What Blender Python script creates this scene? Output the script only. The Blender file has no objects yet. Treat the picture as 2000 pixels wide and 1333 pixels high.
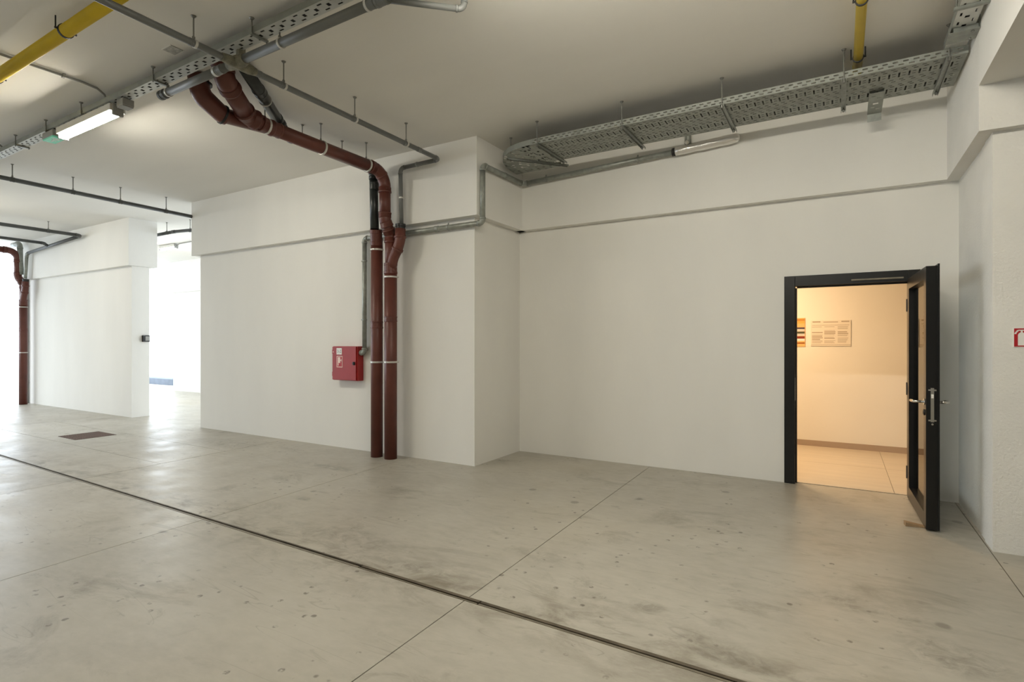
import bpy, bmesh, math, random
from mathutils import Vector, Matrix

random.seed(7)
SC = bpy.context.scene
COL = SC.collection

# ------------------------------------------------------------------ camera
cam_d = bpy.data.cameras.new('camera')
cam_d.sensor_width = 36.0
cam_d.lens = 36.0 * 1069.0 / 2000.0
cam_d.clip_start = 0.05
cam_d.clip_end = 300
cam_d.shift_y = 1.5 / 2000.0
cam = bpy.data.objects.new('camera', cam_d)
COL.objects.link(cam)
cam.location = (0, 0, 1.5)
cam.rotation_euler = (math.pi / 2, 0, math.atan2(640, 1069))
SC.camera = cam

# ------------------------------------------------------------------ world, exposure
SKY = 5.3
LAMP = 146.0
LOBBY = 90.0
w = bpy.data.worlds.new('sky')
SC.world = w
w.use_nodes = True
bg = w.node_tree.nodes['Background']
bg.inputs[0].default_value = (0.82, 0.91, 1.0, 1)
bg.inputs[1].default_value = SKY
SC.view_settings.view_transform = 'Standard'
SC.view_settings.look = 'None'
SC.view_settings.exposure = 0.0
SC.view_settings.gamma = 1.0
SC.view_settings.use_curve_mapping = False

ZC = 3.93      # ceiling
ZL = 3.0       # ledge under the beams


# ------------------------------------------------------------------ materials
def mat(name, col, rough=0.6, metal=0.0, var=0.0, vscale=4.0, bump=0.0, bscale=40.0, stretch=(1, 1, 1),
        col2=None, spec=0.5, emit=None, estr=0.0, trans=0.0):
    m = bpy.data.materials.new(name)
    m.use_nodes = True
    nt = m.node_tree
    b = nt.nodes['Principled BSDF']
    b.inputs['Base Color'].default_value = (*col, 1)
    b.inputs['Roughness'].default_value = rough
    b.inputs['Metallic'].default_value = metal
    b.inputs['Specular IOR Level'].default_value = spec
    if trans:
        b.inputs['Transmission Weight'].default_value = trans
    if emit:
        b.inputs['Emission Color'].default_value = (*emit, 1)
        b.inputs['Emission Strength'].default_value = estr
    tc = nt.nodes.new('ShaderNodeTexCoord')
    mp = nt.nodes.new('ShaderNodeMapping')
    mp.inputs['Scale'].default_value = stretch
    nt.links.new(tc.outputs['Object'], mp.inputs[0])
    if var or col2:
        n = nt.nodes.new('ShaderNodeTexNoise')
        n.inputs['Scale'].default_value = vscale
        n.inputs['Detail'].default_value = 6
        nt.links.new(mp.outputs[0], n.inputs['Vector'])
        r = nt.nodes.new('ShaderNodeValToRGB')
        r.color_ramp.elements[0].position = 0.32
        r.color_ramp.elements[1].position = 0.68
        c2 = col2 if col2 else tuple(min(1, c * (1 + var)) for c in col)
        c1 = col if col2 else tuple(c * (1 - var) for c in col)
        r.color_ramp.elements[0].color = (*c1, 1)
        r.color_ramp.elements[1].color = (*c2, 1)
        nt.links.new(n.outputs[0], r.inputs[0])
        nt.links.new(r.outputs[0], b.inputs['Base Color'])
    if bump:
        n2 = nt.nodes.new('ShaderNodeTexNoise')
        n2.inputs['Scale'].default_value = bscale
        n2.inputs['Detail'].default_value = 4
        nt.links.new(mp.outputs[0], n2.inputs['Vector'])
        bp = nt.nodes.new('ShaderNodeBump')
        bp.inputs['Strength'].default_value = bump
        bp.inputs['Distance'].default_value = 0.01
        nt.links.new(n2.outputs[0], bp.inputs['Height'])
        nt.links.new(bp.outputs[0], b.inputs['Normal'])
    return m


M = {}
M['plaster'] = mat('white_plaster', (0.80, 0.785, 0.74), 0.92, var=0.022, vscale=1.6, bump=0.12, bscale=35, stretch=(1, 1, 0.35), spec=0.2)
M['rough_plaster'] = mat('rough_plaster', (0.78, 0.765, 0.72), 0.95, var=0.03, vscale=3, bump=0.5, bscale=55, spec=0.2)
M['ceiling'] = mat('ceiling_paint', (0.79, 0.77, 0.72), 0.95, var=0.03, vscale=1.1, bump=0.1, bscale=12, stretch=(0.35, 1, 1), spec=0.15)
M['red_pvc'] = mat('red_brown_pvc', (0.120, 0.034, 0.023), 0.45, var=0.14, vscale=5, bump=0.04, bscale=20)
M['grey_pvc'] = mat('grey_pvc', (0.15, 0.155, 0.15), 0.45, var=0.08, vscale=5)
M['dark_pvc'] = mat('dark_grey_pvc', (0.085, 0.09, 0.088), 0.5, var=0.1, vscale=5)
M['black_pvc'] = mat('black_pipe_wrap', (0.018, 0.022, 0.021), 0.35, var=0.25, vscale=12, bump=0.25, bscale=14)
M['galv'] = mat('galvanised_steel', (0.30, 0.315, 0.29), 0.42, metal=0.65, var=0.14, vscale=22, bump=0.03, bscale=30)
M['galv_pipe'] = mat('galvanised_pipe', (0.30, 0.315, 0.285), 0.42, metal=0.4, var=0.16, vscale=16)
M['tray'] = mat('galvanised_tray', (0.30, 0.315, 0.285), 0.55, metal=0.3, var=0.10, vscale=9)
M['tray_light'] = mat('bright_tray', (0.60, 0.61, 0.58), 0.5, metal=0.3, var=0.08, vscale=9)
M['white_band'] = mat('pale_clamp_band', (0.62, 0.61, 0.57), 0.4, metal=0.3)
M['rod'] = mat('threaded_rod', (0.24, 0.24, 0.22), 0.45, metal=0.6)
M['yellow'] = mat('yellow_paint', (0.62, 0.44, 0.012), 0.4, var=0.06, vscale=6)
M['black'] = mat('black_steel', (0.012, 0.012, 0.012), 0.5)
M['black_frame'] = mat('black_aluminium', (0.008, 0.008, 0.008), 0.32, spec=0.35)
M['foil'] = mat('foil_wrap', (0.80, 0.78, 0.75), 0.28, metal=0.8, bump=0.6, bscale=22)
M['tape'] = mat('dusty_tape', (0.20, 0.19, 0.14), 0.7, var=0.35, vscale=18, bump=0.6, bscale=25)
M['red_paint'] = mat('red_enamel', (0.33, 0.014, 0.014), 0.48, var=0.05, vscale=6)
M['sign_red'] = mat('sign_red', (0.42, 0.01, 0.016), 0.5)
M['sign_white'] = mat('sign_white', (0.82, 0.80, 0.76), 0.5)
M['pink_white'] = mat('sign_pale', (0.85, 0.66, 0.58), 0.5)
M['ink'] = mat('ink', (0.10, 0.11, 0.11), 0.7)
M['chrome'] = mat('brushed_steel', (0.62, 0.60, 0.56), 0.25, metal=1.0)
M['wood'] = mat('wedge_wood', (0.30, 0.20, 0.11), 0.7, var=0.2, vscale=14, stretch=(1, 8, 8))
M['rust'] = mat('rusty_grate', (0.11, 0.062, 0.042), 0.8, var=0.3, vscale=20)
M['drain'] = mat('dirty_steel', (0.115, 0.092, 0.064), 0.55, metal=0.3, var=0.35, vscale=9)
M['drain_lip'] = mat('worn_steel_lip', (0.19, 0.165, 0.12), 0.5, metal=0.3, var=0.25, vscale=12)
M['void'] = mat('dark_slot', (0.012, 0.011, 0.009), 0.9)
M['joint'] = mat('joint_filler', (0.10, 0.085, 0.06), 0.9)
M['exit_green'] = mat('exit_green', (0.10, 0.42, 0.27), 0.4, emit=(0.16, 0.55, 0.36), estr=0.25)
M['grey_plastic'] = mat('grey_plastic', (0.30, 0.30, 0.28), 0.5)
M['white_plastic'] = mat('white_plastic', (0.70, 0.69, 0.65), 0.45)
M['lobby_wall'] = mat('lobby_wall', (0.82, 0.79, 0.73), 0.9, var=0.01, vscale=2)
M['lobby_tile'] = mat('lobby_tile', (0.62, 0.54, 0.43), 0.3, var=0.06, vscale=3, stretch=(0.4, 3, 1))
M['lobby_base'] = mat('lobby_baseboard', (0.40, 0.31, 0.24), 0.4)
M['paper'] = mat('notice_paper', (0.78, 0.72, 0.63), 0.6)
M['print'] = mat('notice_print', (0.42, 0.35, 0.27), 0.7)
M['asphalt'] = mat('outdoor_concrete', (0.62, 0.63, 0.64), 0.9, var=0.04, vscale=0.8)
M['shaded_ground'] = mat('shaded_ground_blue_grey', (0.15, 0.17, 0.20), 0.9, var=0.1)  # shade of the outdoor ground put into the colour
M['patch'] = mat('ceiling_patch', (0.46, 0.45, 0.42), 0.9, var=0.25, vscale=40)
for nm, c in (('st_ochre', (0.50, 0.22, 0.03)), ('st_orange', (0.85, 0.40, 0.08)), ('st_peach', (0.85, 0.48, 0.18)),
              ('st_navy', (0.06, 0.045, 0.07)), ('st_grey', (0.60, 0.58, 0.55)), ('st_green', (0.07, 0.07, 0.03)),
              ('st_red', (0.22, 0.025, 0.01)), ('st_brown', (0.33, 0.10, 0.01))):
    M[nm] = mat(nm, c, 0.6)


def lamp_mat(name, col, s):
    m = bpy.data.materials.new(name)
    m.use_nodes = True
    b = m.node_tree.nodes['Principled BSDF']
    b.inputs['Base Color'].default_value = (0.9, 0.9, 0.9, 1)
    b.inputs['Emission Color'].default_value = (*col, 1)
    b.inputs['Emission Strength'].default_value = s
    return m


M['lamp'] = lamp_mat('lamp_diffuser', (0.96, 0.905, 0.775), LAMP)
M['lobby_lamp'] = lamp_mat('lobby_lamp', (1.0, 0.68, 0.38), LOBBY)


def glass_mat():
    m = bpy.data.materials.new('door_glass')
    m.use_nodes = True
    nt = m.node_tree
    nt.nodes.clear()
    o = nt.nodes.new('ShaderNodeOutputMaterial')
    mix = nt.nodes.new('ShaderNodeMixShader')
    fr = nt.nodes.new('ShaderNodeFresnel')
    fr.inputs['IOR'].default_value = 1.52
    t = nt.nodes.new('ShaderNodeBsdfTransparent')
    t.inputs[0].default_value = (0.90, 0.92, 0.91, 1)
    g = nt.nodes.new('ShaderNodeBsdfGlossy')
    g.inputs['Roughness'].default_value = 0.01
    nt.links.new(fr.outputs[0], mix.inputs[0])
    nt.links.new(t.outputs[0], mix.inputs[1])
    nt.links.new(g.outputs[0], mix.inputs[2])
    nt.links.new(mix.outputs[0], o.inputs[0])
    return m


M['glass'] = glass_mat()


def concrete_floor():
    m = bpy.data.materials.new('polished_concrete')
    m.use_nodes = True
    nt = m.node_tree
    b = nt.nodes['Principled BSDF']
    geo = nt.nodes.new('ShaderNodeNewGeometry')

    def noise(scale, detail=6, rough=0.55, st=(1, 1, 1), dist=0.0):
        mp = nt.nodes.new('ShaderNodeMapping')
        mp.inputs['Scale'].default_value = st
        nt.links.new(geo.outputs['Position'], mp.inputs[0])
        n = nt.nodes.new('ShaderNodeTexNoise')
        n.inputs['Scale'].default_value = scale
        n.inputs['Detail'].default_value = detail
        n.inputs['Roughness'].default_value = rough
        n.inputs['Distortion'].default_value = dist
        nt.links.new(mp.outputs[0], n.inputs['Vector'])
        return n.outputs[0]

    def ramp(v, p0, p1, c0=(0, 0, 0), c1=(1, 1, 1)):
        r = nt.nodes.new('ShaderNodeValToRGB')
        r.color_ramp.elements[0].position = p0
        r.color_ramp.elements[1].position = p1
        r.color_ramp.elements[0].color = (*c0, 1)
        r.color_ramp.elements[1].color = (*c1, 1)
        nt.links.new(v, r.inputs[0])
        return r.outputs[0]

    def mul(a, bb, op='MULTIPLY'):
        x = nt.nodes.new('ShaderNodeMath')
        x.operation = op
        for i, q in enumerate((a, bb)):
            if isinstance(q, (int, float)):
                x.inputs[i].default_value = q
            else:
                nt.links.new(q, x.inputs[i])
        return x.outputs[0]

    def mix(f, a, bb):
        x = nt.nodes.new('ShaderNodeMix')
        x.data_type = 'RGBA'
        nt.links.new(f, x.inputs[0])
        for i, q in ((6, a), (7, bb)):
            if isinstance(q, tuple):
                x.inputs[i].default_value = (*q, 1)
            else:
                nt.links.new(q, x.inputs[i])
        return x.outputs[2]

    base = ramp(noise(0.9, 5, 0.6), 0.3, 0.7, (0.335, 0.312, 0.262), (0.445, 0.42, 0.36))
    fine = ramp(noise(7, 8, 0.65, (1, 2.2, 1)), 0.35, 0.7)
    c = mix(mul(fine, 0.36), base, (0.54, 0.51, 0.445))
    # rubbed dark stains
    st = ramp(noise(1.7, 7, 0.7, (0.7, 1.2, 1), 0.6), 0.55, 0.74)
    c = mix(mul(st, 0.66), c, (0.16, 0.138, 0.10))
    st3 = ramp(noise(5.5, 7, 0.7, (0.6, 1.3, 1), 0.8), 0.60, 0.74)
    c = mix(mul(st3, 0.5), c, (0.17, 0.148, 0.11))
    # ochre tint
    oc = ramp(noise(0.6, 3, 0.5), 0.5, 0.75)
    c = mix(mul(oc, 0.30), c, (0.44, 0.385, 0.28))
    # dirt gathered beside the slot drain
    sx = nt.nodes.new('ShaderNodeSeparateXYZ')
    nt.links.new(geo.outputs['Position'], sx.inputs[0])
    d = mul(mul(mul(sx.outputs[0], 0.0163), sx.outputs[1], 'ADD'), 2.64, 'SUBTRACT')
    d = mul(d, 0, 'ADD')
    near = nt.nodes.new('ShaderNodeMapRange')
    near.inputs[1].default_value = 0.0
    near.inputs[2].default_value = 0.42
    near.inputs[3].default_value = 1.0
    near.inputs[4].default_value = 0.0
    ab = nt.nodes.new('ShaderNodeMath')
    ab.operation = 'ABSOLUTE'
    nt.links.new(d, ab.inputs[0])
    nt.links.new(ab.outputs[0], near.inputs[0])
    dn = ramp(noise(3.2, 8, 0.7, (0.8, 1.5, 1), 0.4), 0.46, 0.66)
    c = mix(mul(mul(near.outputs[0], dn), 0.75), c, (0.13, 0.105, 0.07))
    # small dark drops, in clusters
    vo = nt.nodes.new('ShaderNodeTexVoronoi')
    vo.inputs['Scale'].default_value = 9.0
    nt.links.new(geo.outputs['Position'], vo.inputs['Vector'])
    sp = ramp(vo.outputs['Distance'], 0.12, 0.17, (1, 1, 1), (0, 0, 0))
    cl = ramp(noise(0.9, 4, 0.6, (1, 1, 1), 0.3), 0.47, 0.55)
    wob = ramp(noise(26, 3, 0.6), 0.42, 0.55)
    c = mix(mul(mul(sp, cl), mul(wob, 0.75)), c, (0.09, 0.075, 0.055))
    vo2 = nt.nodes.new('ShaderNodeTexVoronoi')
    vo2.inputs['Scale'].default_value = 1.6
    nt.links.new(geo.outputs['Position'], vo2.inputs['Vector'])
    sp2 = ramp(vo2.outputs['Distance'], 0.05, 0.075, (1, 1, 1), (0, 0, 0))
    c = mix(mul(sp2, 0.5), c, (0.10, 0.085, 0.065))
    # individual dirt marks and scuffs
    nz = ramp(noise(9, 7, 0.7, (1, 1, 1), 0.8), 0.40, 0.62)
    for sx_, sy_, rx_, ry_, k_ in ((0.47, 3.30, 0.30, 0.22, 0.8), (0.24, 3.62, 0.42, 0.07, 0.6), (-0.42, 2.76, 0.28, 0.10, 0.95), (-0.62, 2.84, 0.14, 0.07, 0.9),
                                   (-1.15, 4.60, 0.16, 0.20, 0.6), (-0.93, 3.05, 0.12, 0.09, 1.0), (-1.75, 3.40, 0.30, 0.18, 0.5), (-5.27, 4.50, 0.55, 0.12, 0.8),
                                   (-1.64, 5.10, 0.075, 0.065, 1.3), (-4.57, 2.29, 0.07, 0.035, 1.3), (-4.40, 3.47, 0.13, 0.07, 1.0), (-3.3, 2.95, 0.7, 0.22, 0.7),
                                   (-7.6, 4.8, 0.9, 0.35, 0.7), (0.62, 5.45, 0.25, 0.5, 0.5), (-0.05, 3.72, 0.28, 0.12, 0.6), (-2.45, 2.78, 0.5, 0.10, 0.8)):
        vm = nt.nodes.new('ShaderNodeVectorMath')
        vm.operation = 'SUBTRACT'
        vm.inputs[1].default_value = (sx_, sy_, 0)
        nt.links.new(geo.outputs['Position'], vm.inputs[0])
        vd = nt.nodes.new('ShaderNodeVectorMath')
        vd.operation = 'DIVIDE'
        vd.inputs[1].default_value = (rx_, ry_, 1)
        nt.links.new(vm.outputs[0], vd.inputs[0])
        vl = nt.nodes.new('ShaderNodeVectorMath')
        vl.operation = 'LENGTH'
        nt.links.new(vd.outputs[0], vl.inputs[0])
        fall = ramp(vl.outputs['Value'], 0.35, 1.0, (1, 1, 1), (0, 0, 0))
        c = mix(mul(mul(fall, nz), 0.55 * k_), c, (0.09, 0.076, 0.052))
    # thin scratches
    wv = ramp(noise(1.4, 2, 0.4, (0.35, 3.0, 1), 1.2), 0.497, 0.503)
    wv2 = ramp(noise(1.4, 2, 0.4, (0.35, 3.0, 1), 1.2), 0.503, 0.509)
    sc = mul(wv, wv2, 'SUBTRACT')
    c = mix(mul(mul(sc, cl), 0.4), c, (0.16, 0.135, 0.10))
    nt.links.new(c, b.inputs['Base Color'])
    rr = ramp(noise(2.5, 6, 0.6), 0.3, 0.7, (0.30, 0.30, 0.30), (0.46, 0.46, 0.46))
    nt.links.new(rr, b.inputs['Roughness'])
    b.inputs['Specular IOR Level'].default_value = 0.42
    bp = nt.nodes.new('ShaderNodeBump')
    bp.inputs['Strength'].default_value = 0.06
    bp.inputs['Distance'].default_value = 0.01
    nt.links.new(noise(5, 4, 0.5), bp.inputs['Height'])
    nt.links.new(bp.outputs[0], b.inputs['Normal'])
    return m


M['floor'] = concrete_floor()


# ------------------------------------------------------------------ helpers
def link(name, me, m, parent=None):
    if m is not None:
        me.materials.clear()
        me.materials.append(M[m] if isinstance(m, str) else m)
    o = bpy.data.objects.new(name, me)
    COL.objects.link(o)
    if parent is not None:
        o.parent = parent
        o.matrix_parent_inverse = Matrix.Translation(-parent.location) if parent.type == 'EMPTY' and parent.parent is None else Matrix()
    return o


def from_bm(name, bm, m, parent=None, smooth=False):
    bmesh.ops.recalc_face_normals(bm, faces=bm.faces[:])
    me = bpy.data.meshes.new(name)
    bm.to_mesh(me)
    bm.free()
    if smooth:
        for p in me.polygons:
            p.use_smooth = len(p.vertices) == 4
    return link(name, me, m, parent)


def bm_box(bm, x0, x1, y0, y1, z0, z1, bev=0.0):
    r = bmesh.ops.create_cube(bm, size=1)
    bmesh.ops.scale(bm, vec=(x1 - x0, y1 - y0, z1 - z0), verts=r['verts'])
    bmesh.ops.translate(bm, vec=((x0 + x1) / 2, (y0 + y1) / 2, (z0 + z1) / 2), verts=r['verts'])
    if bev:
        es = list({e for v in r['verts'] for e in v.link_edges})
        bmesh.ops.bevel(bm, geom=es, offset=bev, segments=2, affect='EDGES', profile=0.6)


def box(name, x0, x1, y0, y1, z0, z1, m, parent=None, bev=0.0):
    bm = bmesh.new()
    bm_box(bm, min(x0, x1), max(x0, x1), min(y0, y1), max(y0, y1), min(z0, z1), max(z0, z1), bev)
    return from_bm(name, bm, m, parent)


def boxes(name, lst, m, parent=None, bev=0.0):
    bm = bmesh.new()
    for a in lst:
        bm_box(bm, *a, bev)
    return from_bm(name, bm, m, parent)


def frame_of(d):
    d = Vector(d).normalized()
    up = Vector((0, 0, 1)) if abs(d.z) < 0.9 else Vector((0, 1, 0))
    a = d.cross(up).normalized()
    return a, d.cross(a).normalized()


def bm_sweep(bm, pts, rs, seg=20, cap=True):
    pts = [Vector(p) for p in pts]
    rings = []
    a = None
    for i, p in enumerate(pts):
        if i == 0:
            d = pts[1] - pts[0]
        elif i == len(pts) - 1:
            d = pts[-1] - pts[-2]
        else:
            d = (pts[i + 1] - p).normalized() + (p - pts[i - 1]).normalized()
        if d.length < 1e-9:
            d = pts[-1] - pts[0]
        d.normalize()
        if a is None:
            a, _ = frame_of(d)
        else:
            a = (a - d * a.dot(d)).normalized()
        b = d.cross(a)
        r = rs[i] if isinstance(rs, (list, tuple)) else rs
        rings.append([bm.verts.new(p + (a * math.cos(t) + b * math.sin(t)) * r)
                      for t in (2 * math.pi * k / seg for k in range(seg))])
    for r0, r1 in zip(rings[:-1], rings[1:]):
        for k in range(seg):
            bm.faces.new((r0[k], r0[(k + 1) % seg], r1[(k + 1) % seg], r1[k]))
    if cap:
        bm.faces.new(rings[0])
        bm.faces.new(rings[-1])


def tube(name, pts, r, m, parent=None, seg=20):
    bm = bmesh.new()
    bm_sweep(bm, pts, r, seg)
    return from_bm(name, bm, m, parent, smooth=True)


def stepped(p, d, prof):
    """revolved profile [(t, r)...] along d from p, hard steps kept"""
    p, d = Vector(p), Vector(d).normalized()
    return [p + d * t for t, _ in prof], [r for _, r in prof]


def thing(name, loc, label, cat, group=None):
    o = bpy.data.objects.new(name, None)
    COL.objects.link(o)
    o.empty_display_size = 0.1
    o.location = loc
    o['label'] = label
    o['category'] = cat
    if group:
        o['group'] = group
    return o


def tag(o, label, cat, group=None):
    o['label'] = label
    o['category'] = cat
    if group:
        o['group'] = group
    return o


def struct(o):
    o['kind'] = 'structure'
    return o


def arc_pts(a, v, b, rad, n=8):
    a, v, b = Vector(a), Vector(v), Vector(b)
    d0, d1 = (a - v).normalized(), (b - v).normalized()
    ang = d0.angle(d1)
    t = rad / math.tan(ang / 2)
    p0, p1 = v + d0 * t, v + d1 * t
    c = v + (d0 + d1).normalized() * (rad / math.sin(ang / 2))
    u, wv = p0 - c, p1 - c
    tot = u.angle(wv)
    ax = u.cross(wv).normalized()
    return [c + Matrix.Rotation(tot * i / n, 3, ax) @ u for i in range(n + 1)], t


def pipe_run(root, pts, r, m, rad=None, socket=1.12, ends=(False, False)):
    """straight pipe_sections, an elbow with socket collars at each corner"""
    pts = [Vector(p) for p in pts]
    rad = rad or r * 2.4
    cut = [0.0] * len(pts)
    for i in range(1, len(pts) - 1):
        arc, t = arc_pts(pts[i - 1], pts[i], pts[i + 1], rad)
        cut[i] = t
        d0 = (arc[0] - pts[i]).normalized()
        d1 = (arc[-1] - pts[i]).normalized()
        bm = bmesh.new()
        bm_sweep(bm, arc, r * 1.03)
        for q, d in ((arc[0], d0), (arc[-1], d1)):
            ps, rs = stepped(q - d * 0.004, d, [(0, r * 1.03), (0.004, r * socket), (r * 0.75, r * socket), (r * 0.78, r * 1.04)])
            bm_sweep(bm, ps, rs)
        from_bm('elbow', bm, m, root, smooth=True)
    for i in range(len(pts) - 1):
        d = (pts[i + 1] - pts[i]).normalized()
        tube('pipe_section', [pts[i] + d * cut[i], pts[i + 1] - d * cut[i + 1]], r, m, root)


def collar(root, p, d, r, m, ln=0.09, name='coupling', k=1.12):
    ps, rs = stepped(Vector(p) - Vector(d).normalized() * ln / 2, d,
                     [(0, r * 1.01), (0.003, r * k), (ln * 0.22, r * k), (ln * 0.24, r * (k - 0.05)), (ln * 0.76, r * (k - 0.05)),
                      (ln * 0.78, r * k), (ln - 0.003, r * k), (ln, r * 1.01)])
    bm = bmesh.new()
    bm_sweep(bm, ps, rs)
    return from_bm(name, bm, m, root, smooth=False)


def clamp(root, p, d, r, m='white_band', wd=0.02, lug=None):
    ps, rs = stepped(Vector(p) - Vector(d).normalized() * wd / 2, d, [(0, r * 1.0), (0.001, r * 1.07 + 0.003), (wd - 0.001, r * 1.07 + 0.003), (wd, r * 1.0)])
    bm = bmesh.new()
    bm_sweep(bm, ps, rs)
    if lug is not None:
        a = Vector(p) + Vector(lug).normalized() * (r + 0.002)
        bm_sweep(bm, [a, a + Vector(lug).normalized() * 0.022], 0.009, 8)
    return from_bm('clamp', bm, m, root)


def hanger(root, p, r, m='rod', top=ZC, rr=0.0055):
    p = Vector(p)
    bm = bmesh.new()
    bm_sweep(bm, [(p.x, p.y, p.z + r), (p.x, p.y, top)], rr, 8)
    bm_sweep(bm, [(p.x, p.y, top - 0.012), (p.x, p.y, top - 0.001)], [0.012, 0.020], 10)
    bm_sweep(bm, [(p.x, p.y, p.z + r), (p.x, p.y, p.z + r + 0.025)], 0.011, 6)
    return from_bm('hanger_rod', bm, m, root)


def sheet(bm, org, ux, uy, xs_holes, L, W):
    """perforated flat sheet: org + ux*[0,L] + uy*[0,W], holes = list of (x0,x1,y0,y1)"""
    org, ux, uy = Vector(org), Vector(ux), Vector(uy)
    X = sorted({0.0, L} | {round(h[i], 5) for h in xs_holes for i in (0, 1)})
    Y = sorted({0.0, W} | {round(h[i], 5) for h in xs_holes for i in (2, 3)})
    xi = {x: i for i, x in enumerate(X)}
    yi = {y: i for i, y in enumerate(Y)}
    hole = set()
    for h in xs_holes:
        for i in range(xi[round(h[0], 5)], xi[round(h[1], 5)]):
            for j in range(yi[round(h[2], 5)], yi[round(h[3], 5)]):
                hole.add((i, j))
    vs = {}

    def V(i, j):
        if (i, j) not in vs:
            vs[i, j] = bm.verts.new(org + ux * X[i] + uy * Y[j])
        return vs[i, j]
    for i in range(len(X) - 1):
        for j in range(len(Y) - 1):
            if (i, j) not in hole:
                bm.faces.new((V(i, j), V(i + 1, j), V(i + 1, j + 1), V(i, j + 1)))


def sheet_obj(name, org, ux, uy, holes, L, W, m, parent, th=0.002):
    bm = bmesh.new()
    sheet(bm, org, ux, uy, holes, L, W)
    o = from_bm(name, bm, m, parent)
    md = o.modifiers.new('thickness', 'SOLIDIFY')
    md.thickness = th
    md.offset = 0
    return o


# ------------------------------------------------------------------ structure
YS, YD, XR = 5.42, 6.5, 0.95         # stepped wall, door wall, right corner


def slot_y(x):
    return 2.59 - 0.0163 * (x + 1.15)


# floor: dark joint bed with slabs on it
floor = struct(box('floor', -19.4, 9.2, -7.2, 12.2, -0.30, -0.012, 'joint'))
G = 0.003


def slab(q):
    """q: four corners (x, y) counter-clockwise, already inset"""
    bm = bmesh.new()
    lo = [bm.verts.new((x, y, -0.012)) for x, y in q]
    hi = [bm.verts.new((x, y, 0.0)) for x, y in q]
    bm.faces.new(hi)
    for i in range(4):
        bm.faces.new((lo[i], lo[(i + 1) % 4], hi[(i + 1) % 4], hi[i]))
    return from_bm('slab', bm, 'floor', floor)


def rect(x0, x1, y0, y1):
    slab([(x0 + G, y0 + G), (x1 - G, y0 + G), (x1 - G, y1 - G), (x0 + G, y1 - G)])




def jx(a, b, y):
    """joint line: x = a at the slot, b at the walls"""
    return a + (b - a) * (y - 2.6) / 2.8


XJ = [(-19.4, -19.4), (-15.75, -15.75), (-12.7, -12.7), (-7.10, -7.28), (-4.60, -4.78), (-1.865, -1.93), (0.932, 0.925), (3.7, 3.7), (9.2, 9.2)]
HW = 0.026
for (a0, a1), (b0, b1) in zip(XJ[:-1], XJ[1:]):
    # near row (a0 at the slot), far row (a1 at the walls)
    slab([(jx(a0, a1, -7.2) + G, -7.2), (jx(b0, b1, -7.2) - G, -7.2), (b0 - G, slot_y(b0) - HW), (a0 + G, slot_y(a0) - HW)])
    if a1 == -12.7:
        slab([(a0 + G, slot_y(a0) + HW), (b0 - G, slot_y(b0) + HW), (jx(b0, b1, 3.55) - G, 3.55 - G), (a0 + G, 3.55 - G)])
        slab([(-9.08 + G, 3.55 + G), (jx(b0, b1, 3.55) - G, 3.55 + G), (jx(b0, b1, 4.42) - G, 4.42 - G), (-9.2 + G, 4.42 - G)])
        rect(-12.7, -11.0, 3.55, 4.42)
        rect(-11.0, -10.62, 3.55, 4.42)
        slab([(-10.0 + G, 3.55 + G), (-9.08 - G, 3.55 + G), (-9.2 - G, 4.42 - G), (-10.0 + G, 4.42 - G)])
        rect(-10.62, -10.0, 3.55, 3.74)
        rect(-10.62, -10.0, 4.30, 4.42)
        slab([(a1 + G, 4.42 + G), (jx(b0, b1, 4.42) - G, 4.42 + G), (jx(b0, b1, 12.2) - G, 12.2), (a1 + G, 12.2)])
    else:
        top = 6.55
        slab([(a0 + G, slot_y(a0) + HW), (b0 - G, slot_y(b0) + HW), (jx(b0, b1, top) - G, top), (jx(a0, a1, top) + G, top)])
        if b1 < -4.2:
            slab([(jx(a0, a1, top) + G, top + G), (jx(b0, b1, top) - G, top + G), (jx(b0, b1, 12.2) - G, 12.2), (jx(a0, a1, 12.2) + G, 12.2)])

struct(box('ceiling', -19.2, 9.2, -7.2, 12.0, ZC, ZC + 0.3, 'ceiling'))
struct(box('ground', -60, -19.4, -50, 60, -0.4, -0.03, 'asphalt'))

# stepped wall on the left: thin wall, then the solid block up to the corner
struct(boxes('wall_left', [(-9.6, -3.77, YS, YS + 0.32, 0, ZL + 0.02), (-4.09, -3.77, YS + 0.32, 9.3, 0, ZC)], 'plaster'))
struct(boxes('trim_1', [(-9.7, -3.67, YS - 0.1, YS + 0.42, ZL, ZC), (-4.09, -3.67, YS + 0.42, YD + 0.1, ZL, ZC)], 'plaster'))
struct(box('wall_far_left', -17.05, -12.0, YS, YS + 0.32, 0, ZL + 0.02, 'plaster'))
struct(box('trim_2', -17.15, -11.9, YS - 0.1, YS + 0.42, ZL, ZC, 'plaster'))
struct(box('wall_far_back', -17.6, -14.6, 9.1, 9.45, 0, ZL + 0.02, 'plaster'))
struct(box('trim_3', -17.7, -14.5, 9.0, 9.55, ZL, ZC, 'plaster'))

# door wall with its opening, beam over it
DX0, DX1, DZ = -0.506, 0.662, 2.193
struct(boxes('wall_back', [(-3.95, DX0, YD, YD + 0.2, 0, ZL + 0.02), (DX1, XR + 0.02, YD, YD + 0.2, 0, ZL + 0.02),
                           (DX0, DX1, YD, YD + 0.2, DZ, ZL + 0.02)], 'plaster'))
struct(box('trim_4', -3.95, XR - 0.1, YD - 0.1, YD + 0.2, ZL, ZC, 'plaster'))
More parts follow.
